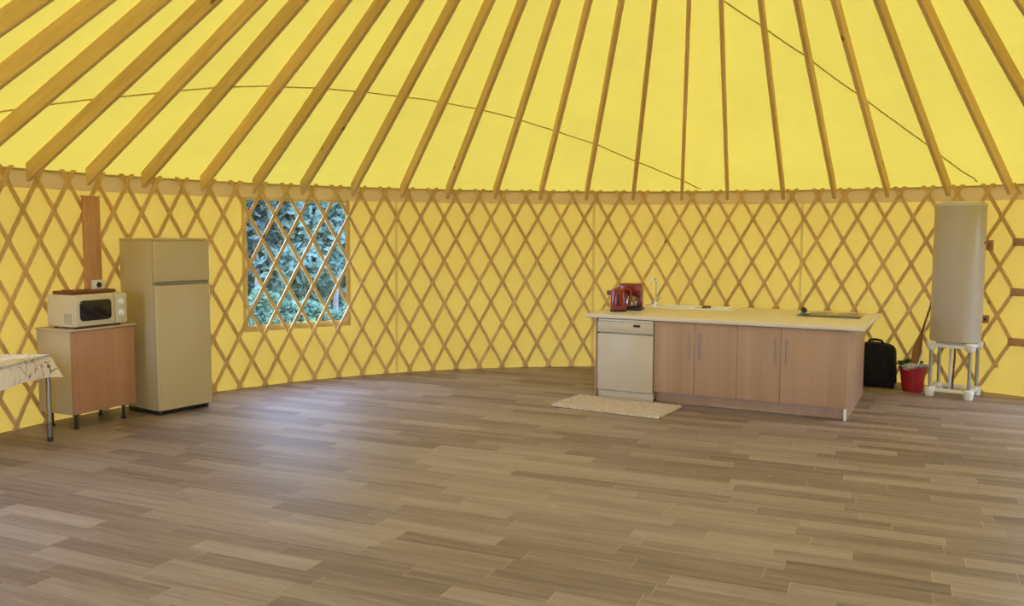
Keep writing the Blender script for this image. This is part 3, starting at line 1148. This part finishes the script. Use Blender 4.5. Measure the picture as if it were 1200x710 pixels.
# rug
rg = thing('bath_mat', 'cream shaggy mat lying on the floor in front of the dishwasher', 'mat', isl(-0.085, -0.66, 0), IA + R_(-3))
W, D = 1.15, 0.64
vs, fs = [], []
nx, ny = 92, 52
for i in range(nx + 1):
    for j in range(ny + 1):
        e = min(i, nx - i, j, ny - j)
        z = 0.004 if e == 0 else 0.012 + random.random() * 0.016
        jx = random.uniform(-0.006, 0.006)
        jy = random.uniform(-0.006, 0.006)
        vs.append((W * i / nx + jx, D * j / ny + jy, z))
for i in range(nx):
    for j in range(ny):
        a = i * (ny + 1) + j
        fs.append((a, a + ny + 1, a + ny + 2, a + 1))
raw('backing', vs, fs, M['rug'], rg)
vs, fs = [], []
for q in range(5200):                        # tufts of pile
    x, y = random.uniform(0, W), random.uniform(0, D)
    a = random.uniform(0, 2 * PI)
    hgt = random.uniform(0.014, 0.024)
    lean = random.uniform(0.004, 0.02)
    w_ = random.uniform(0.003, 0.006)
    b = random.uniform(0, 2 * PI)
    k0 = len(vs)
    for t_ in range(3):
        vs.append((x + w_ * math.cos(a + t_ * 2.1), y + w_ * math.sin(a + t_ * 2.1), 0.008))
    vs.append((x + lean * math.cos(b), y + lean * math.sin(b), 0.012 + hgt))
    fs += [(k0, k0 + 1, k0 + 3), (k0 + 1, k0 + 2, k0 + 3), (k0 + 2, k0, k0 + 3)]
tag(raw('pile', vs, fs, M['rug'], rg), kind='stuff')

# ------------------------------------------------------------------ bag, bucket, broom
bg = thing('bag', 'black soft-sided bag standing on the floor between the island and the red bucket', 'bag', (4.20, 9.77, 0), R_(-30))
mb = MB()
out = [(-0.26, 0.0), (0.20, 0.0)] + [(0.20 - 0.005, 0.03)] + [(0.205, 0.36)] + [(0.12 + 0.085 * math.cos(R_(t)), 0.40 + 0.085 * math.sin(R_(t)) * 1.0) for t in (0, 25, 50, 75, 90)] + [(0.0, 0.50), (-0.12, 0.495), (-0.20, 0.48), (-0.26, 0.40)]
mb.prism(out, -0.11, 0.11, 0.03, MX)
mb.build('body', M['bagm'], bg)
mb = MB()
mb.tube([(-0.09, 0, 0.490), (-0.075, 0, 0.525), (-0.02, 0, 0.538), (0.05, 0, 0.528), (0.075, 0, 0.49)], 0.014, 8)
mb.build('handle', M['bagm'], bg)
mb = MB()
mb.prism(rrect(-0.2, 0.06, 0.15, 0.30, 0.04), -0.135, -0.11, 0.008, MX)
mb.build('pocket', M['bagm'], bg)

bk = thing('bucket', 'red plastic bucket holding a broom, rags and a green cloth, left of the water tank', 'bucket', (4.47, 9.43, 0))
mb = MB()
mb.lathe([(0.10, 0.0), (0.104, 0.004), (0.137, 0.262), (0.146, 0.266), (0.146, 0.278), (0.132, 0.278), (0.1, 0.02), (0.0, 0.018)], 36, cap1=False)
mb.build('body', M['redb'], bk)
mb = MB()
mb.tube([(0.142 * math.cos(R_(t)), -0.142 * math.sin(R_(t)) * 0.95, 0.262 + 0.03 * math.sin(R_(t))) for t in range(180, 361, 15)], 0.004, 8)
mb.build('handle', M['steel'], bk)


def crumple(name, label, cat, loc, sx, sy, sz, mat, seed):
    rnd = random.Random(seed)
    bm = bmesh.new()
    bmesh.ops.create_icosphere(bm, subdivisions=3, radius=1.0)
    ph = [rnd.uniform(0, 6) for _ in range(6)]
    for v in bm.verts:
        c = v.co.copy()
        k_ = 1 + 0.22 * math.sin(5 * c.x + ph[0]) * math.sin(6 * c.y + ph[1]) + 0.16 * math.sin(9 * c.z + ph[2] + 4 * c.x)
        v.co = Vector((c.x * sx * k_, c.y * sy * k_, c.z * sz * k_))
    m_ = MB()
    m_.bm.free()
    m_.bm = bm
    o = m_.build(name, mat)
    o.location = loc
    return tag(o, label, cat)


crumple('rag', 'pale grey rag bunched over the near left rim of the red bucket', 'rag', (4.40, 9.36, 0.287), 0.082, 0.07, 0.035, M['rag'], 1)
crumple('cloth', 'dark green cloth hanging at the back of the red bucket', 'cloth', (4.47, 9.50, 0.305), 0.13, 0.05, 0.038, M['green'], 2)
crumple('duster', 'flat grey duster lying on the right rim of the red bucket', 'duster', (4.555, 9.40, 0.290), 0.075, 0.06, 0.022, M['rag'], 3)

br = thing('broom', 'brown straw broom leaning up out of the red bucket towards the water tank', 'broom', (4.50, 9.44, 0.03))
top = Vector((0.235, 0.15, 0.98))
mb = MB()
p0, p1, p2 = Vector((-0.04, -0.02, 0.03)), Vector((0.035, 0.04, 0.45)), Vector((0.085, 0.07, 0.60))
mb.tube([p0, (p0 + p1) / 2, p1, p2], 0.03, 12, radii=[0.045, 0.05, 0.045, 0.018])
mb.build('bristle_head', M['broom'], br)
mb = MB()
mb.tube([p2 - Vector((0.012, 0.006, 0.03)), top], 0.011, 10)
mb.build('handle', M['stick'], br)
mb = MB()
mb.tube([(4.462, 9.40, 0.10), (4.54, 9.37, 0.46)], 0.0075, 8)
o = mb.build('stick', M['plastic'])
tag(o, 'thin pale stick standing in the red bucket in front of the broom', 'stick')

# ------------------------------------------------------------------ water tank on its stand
TC = Vector((4.80, 9.19, 0))
st = thing('tank_stand', 'white plastic stand with grey tube legs under the water tank', 'stand', TC, R_(-39))
q = 0.190
for z0, z1, zf in ((0.055, 0.090, 0.0), (0.535, 0.575, 0.49)):
    nm = 'lower_frame' if zf == 0 else 'upper_frame'
    mb = MB()
    for s in (-1, 1):
        mb.box((-q, s * q - 0.022, z0), (q, s * q + 0.022, z1), 0.006)
        mb.box((s * q - 0.022, -q, z0), (s * q + 0.022, q, z1), 0.006)
    fr_ = mb.build(nm, M['plastic'], st)
    for sx in (-1, 1):
        for sy in (-1, 1):
            mb = MB()
            if zf == 0:
                mb.lathe([(0.040, 0.0), (0.044, 0.01), (0.054, 0.075), (0.050, 0.095), (0.03, 0.102)], 20, Matrix.Translation((sx * q, sy * q, 0)))
                mb.build('foot', M['plastic'], fr_)
            else:
                mb.lathe([(0.030, 0.505), (0.050, 0.54), (0.054, 0.585), (0.045, 0.595)], 20, Matrix.Translation((sx * q, sy * q, 0)))
                mb.build('corner_socket', M['plastic'], fr_)
for sx in (-1, 1):
    for sy in (-1, 1):
        MB().tube([(sx * q, sy * q, 0.10), (sx * q, sy * q, 0.51)], 0.0175, 12).build('leg', M['galv'], st)
mb = MB()
mb.box((-q + 0.02, -q + 0.02, 0.572), (q - 0.02, q - 0.02, 0.590), 0.004)
mb.build('shelf', M['plastic'], st)

tk = thing('water_tank', 'tall pale grey cylindrical water tank on the white stand at the right', 'water tank', TC + Vector((0, 0, 0.596)), R_(-60))
TR, TH = 0.250, 1.485
MB().lathe([(TR - 0.02, 0.0), (TR - 0.004, 0.006), (TR, 0.02), (TR, TH - 0.03)], 64).build('body', M['tank'], tk)
MB().lathe([(TR + 0.003, TH - 0.035), (TR + 0.004, TH - 0.012), (TR - 0.03, TH + 0.004), (TR * 0.5, TH + 0.014), (0.0, TH + 0.016)], 64, cap0=True, cap1=False).build('cap', M['tankcap'], tk)
mb = MB()
Mk = Matrix.Rotation(R_(12), 4, 'Z') @ Matrix.Translation((TR - 0.002, 0, 1.06)) @ Matrix.Rotation(PI / 2, 4, 'Y')
mb.lathe([(0.010, 0.0), (0.010, 0.006), (0.006, 0.009)], 12, Mk)
mb.build('indicator', M['black'], tk)
mb = MB()
mb.tube([(-0.05, 0.02, 0.005), (-0.05, 0.02, -0.10), (-0.055, 0.02, -0.12), (-0.055, 0.02, -0.535)], 0.016, 10)
mb.build('water_pipe', M['plastic'], tk)
mb = MB()
mb.tube([(0.01, -0.01, 0.005), (0.01, -0.01, -0.20), (0.0, 0.0, -0.26), (-0.01, 0.0, -0.535)], 0.010, 10)
mb.build('water_pipe', M['stick'], tk)

# small wall fittings right of the tank
for azx, z, lab, nm, cat in ((45.35, 1.63, 'small brown timber cleat on the lattice right of the tank, near its top', 'cleat', 'cleat'),):
    c = thing(nm, lab, cat, pol(azx, RL - 0.062, z), R_(-azx))
    MB().box((-0.04, -0.018, -0.055), (0.035, 0.02, 0.055), 0.006).build('block', M['block'], c)
    MB().lathe([(0.012, 0), (0.010, 0.008)], 10, Matrix.Translation((0, -0.018, 0)) @ Matrix.Rotation(PI / 2, 4, 'X')).build('bolt', M['steel'], c)
c = thing('wall_switch', 'small brown switch box on the wall right of the tank, near its foot', 'switch', pol(45.3, RL - 0.060, 0.82), R_(-45.3))
MB().box((-0.03, -0.02, -0.045), (0.03, 0.02, 0.045), 0.006).build('housing', M['block'], c)
MB().box((-0.012, -0.026, -0.018), (0.012, -0.018, 0.018), 0.003).build('rocker', M['black'], c)

# ------------------------------------------------------------------ outside
vs = [pol(i * 5, r, -0.06) for r in (RW + 0.03, 12, 24, 60) for i in range(72)]
fs = [(a * 72 + i, (a + 1) * 72 + i, (a + 1) * 72 + (i + 1) % 72, a * 72 + (i + 1) % 72) for a in range(3) for i in range(72)]
tag(raw('ground', vs, fs, M['grass']), kind='structure')


def leaf_cloud(rnd, blobs, n, size):
    vs, fs = [], []
    wsum = sum(b[3] * b[4] for b in blobs)
    for cx, cy, cz, rx, rz in blobs:
        for _ in range(int(n * rx * rz / wsum)):
            u = rnd.gauss(0, 1), rnd.gauss(0, 1), rnd.gauss(0, 1)
            l = math.sqrt(sum(x * x for x in u)) or 1
            rad = rnd.random() ** 0.4
            c = Vector((cx + u[0] / l * rx * rad, cy + u[1] / l * rx * rad, cz + u[2] / l * rz * rad))
            if c.z < 0.03:
                continue
            a = Vector((rnd.gauss(0, 1), rnd.gauss(0, 1), rnd.gauss(0, 0.6))).normalized()
            b = a.cross(Vector((rnd.gauss(0, 1), rnd.gauss(0, 1), rnd.gauss(0, 1)))).normalized()
            s = size * rnd.uniform(0.6, 1.3)
            k0 = len(vs)
            vs += [c - a * s, c + b * s * 0.45, c + a * s, c - b * s * 0.45]
            fs.append((k0, k0 + 1, k0 + 2, k0 + 3))
    return vs, fs


def tree(name, label, x, y, h, crown, mat, seed, n=2600, low=0.3, trunk=0.12, size=0.13):
    rnd = random.Random(seed)
    t = thing(name, label, 'tree' if 'tree' in name else 'shrub', (x, y, -0.06), 0, 'trees and shrubs outside the window')
    mb = MB()
    mb.tube([(0, 0, 0), (0.05, 0.02, h * 0.35), (-0.04, 0.05, h * 0.7), (0.02, 0, h * 0.92)], trunk, 9, radii=[trunk, trunk * 0.8, trunk * 0.55, trunk * 0.2])
    for q_ in range(5):
        a = rnd.uniform(0, 2 * PI)
        z = h * rnd.uniform(0.2, 0.7)
        L_ = crown * rnd.uniform(0.5, 0.9)
        mb.tube([(0, 0, z), (L_ * 0.5 * math.cos(a), L_ * 0.5 * math.sin(a), z + L_ * 0.3), (L_ * math.cos(a), L_ * math.sin(a), z + L_ * 0.4)], 0.03, 6, radii=[trunk * 0.4, trunk * 0.25, trunk * 0.08])
    mb.build('trunk', M['bark'], t)
    blobs = []
    for q_ in range(10):
        a = rnd.uniform(0, 2 * PI)
        rr_ = crown * rnd.uniform(0.1, 0.7)
        blobs.append((rr_ * math.cos(a), rr_ * math.sin(a), h * rnd.uniform(low, 0.95), crown * rnd.uniform(0.3, 0.55), crown * rnd.uniform(0.25, 0.45)))
    v_, f_ = leaf_cloud(rnd, blobs, n, size)
    tag(raw('foliage', v_, f_, mat, t), kind=None)
    return t


def sight(px, Y):                             # outdoor spot on the line of sight through the window
    return (px - 600) / 1001 * Y * 1.0, Y


x, y = sight(300, 17.0)
tree('leafy_tree', 'dark leafy tree outside, filling the left of the window', x, y, 4.4, 2.0, M['leafd'], 11, 13000, 0.08, 0.065)
x, y = sight(352, 20.0)
tree('leafy_tree', 'mid-green tree outside, behind the middle of the window', x, y, 5.1, 2.4, M['leafm'], 12, 14000, 0.06, 0.075)
x, y = sight(392, 17.5)
tree('leafy_tree', 'thin-crowned tree outside with a pale trunk at the right of the window', x, y, 4.7, 1.6, M['leafm'], 13, 8400, 0.15, 0.060)
x, y = sight(425, 22.0)
tree('leafy_tree', 'mid-green tree outside at the far right edge of the window', x, y, 5.5, 2.4, M['leafm'], 14, 12000, 0.06, 0.075)
x, y = sight(265, 23.0)
tree('leafy_tree', 'mid-green tree outside at the far left edge of the window', x, y, 5.7, 2.6, M['leafm'], 15, 12000, 0.05, 0.085)
x, y = sight(330, 28.0)
tree('leafy_tree', 'most distant dark tree seen through the middle of the window', x, y, 6.2, 3.7, M['leafd'], 16, 18000, 0.03, 0.11, 0.2)
x, y = sight(400, 30.0)
tree('leafy_tree', 'most distant mid-green tree seen through the right of the window', x, y, 6.5, 3.7, M['leafm'], 17, 18000, 0.03, 0.11, 0.2)
x, y = sight(303, 14.0)
tree('leafy_shrub', 'pale green shrub outside at the lower left of the window', x, y, 0.80, 0.45, M['leafl'], 18, 2700, 0.25, 0.03, 0.050)
x, y = sight(345, 14.4)
tree('leafy_shrub', 'pale green shrub outside at the bottom middle of the window', x, y, 0.65, 0.5, M['leafl'], 19, 2400, 0.25, 0.03, 0.050)
x, y = sight(398, 14.2)
tree('leafy_shrub', 'pale green shrub outside at the lower right of the window', x, y, 0.50, 0.5, M['leafl'], 20, 2100, 0.25, 0.03, 0.050)

# ------------------------------------------------------------------ daylight
wd = bpy.data.worlds.new('sky')
S.world = wd
wd.use_nodes = True
nt = wd.node_tree
nt.nodes.clear()
bgn = nt.nodes.new('ShaderNodeBackground')
bgn.inputs[0].default_value = (0.60, 0.85, 1.36, 1)
bgn.inputs[1].default_value = 18.7
wo = nt.nodes.new('ShaderNodeOutputWorld')
nt.links.new(bgn.outputs[0], wo.inputs[0])


def portal(name, loc, direction, sx, sy):
    ld = bpy.data.lights.new(name, 'AREA')
    ld.shape = 'RECTANGLE'
    ld.size, ld.size_y = sx, sy
    ld.cycles.is_portal = True
    o = bpy.data.objects.new(name, ld)
    COL.objects.link(o)
    o.location = loc
    o.rotation_euler = Vector(direction).to_track_quat('-Z', 'Y').to_euler()


def portal_at(name, h):
    am = (h[0] + h[1]) / 2
    p = pol(am, RW + 0.06, (h[2] + h[3]) / 2)
    inward = pol(am, 0, 0) - pol(am, 1, 0)
    portal(name, p, inward, (h[1] - h[0]) * R_(1) * RW, h[3] - h[2])


portal_at('daylight_back_door', BACK_DOOR)
portal_at('daylight_side_door', SIDE_DOOR)
portal_at('daylight_window', WIN)
portal_at('daylight_side_window', SIDE_WIN)
portal('daylight_crown', (CX, CY, roof_z(RC) + 0.4), (0, 0, -1), 2 * RC, 2 * RC)

S.cycles.max_bounces = 14
S.cycles.diffuse_bounces = 7
S.cycles.transparent_max_bounces = 24
S.cycles.sample_clamp_indirect = 12.0

# ------------------------------------------------------------------ camera
F, PITCH, ROLL = 1000.9, 0.0795, 0.0039
cd = bpy.data.cameras.new('camera')
cd.sensor_fit = 'HORIZONTAL'
cd.sensor_width = 36.0
cd.lens = 36.0 * F / 1200.0
cd.clip_end = 200
co = bpy.data.objects.new('camera', cd)
COL.objects.link(co)
c, s = math.cos(PITCH), math.sin(PITCH)
fw, up, rt = Vector((0, c, -s)), Vector((0, s, c)), Vector((1, 0, 0))
X = rt * math.cos(ROLL) + up * math.sin(ROLL)
Y = -rt * math.sin(ROLL) + up * math.cos(ROLL)
mw_ = Matrix.Identity(4)
for i in range(3):
    mw_[i][0], mw_[i][1], mw_[i][2] = X[i], Y[i], -fw[i]
mw_[2][3] = EYE
co.matrix_world = mw_
S.camera = co

S.view_settings.view_transform = 'Standard'
S.view_settings.look = 'None'
S.view_settings.gamma = 1.0
S.view_settings.use_curve_mapping = False
S.view_settings.exposure = -0.2
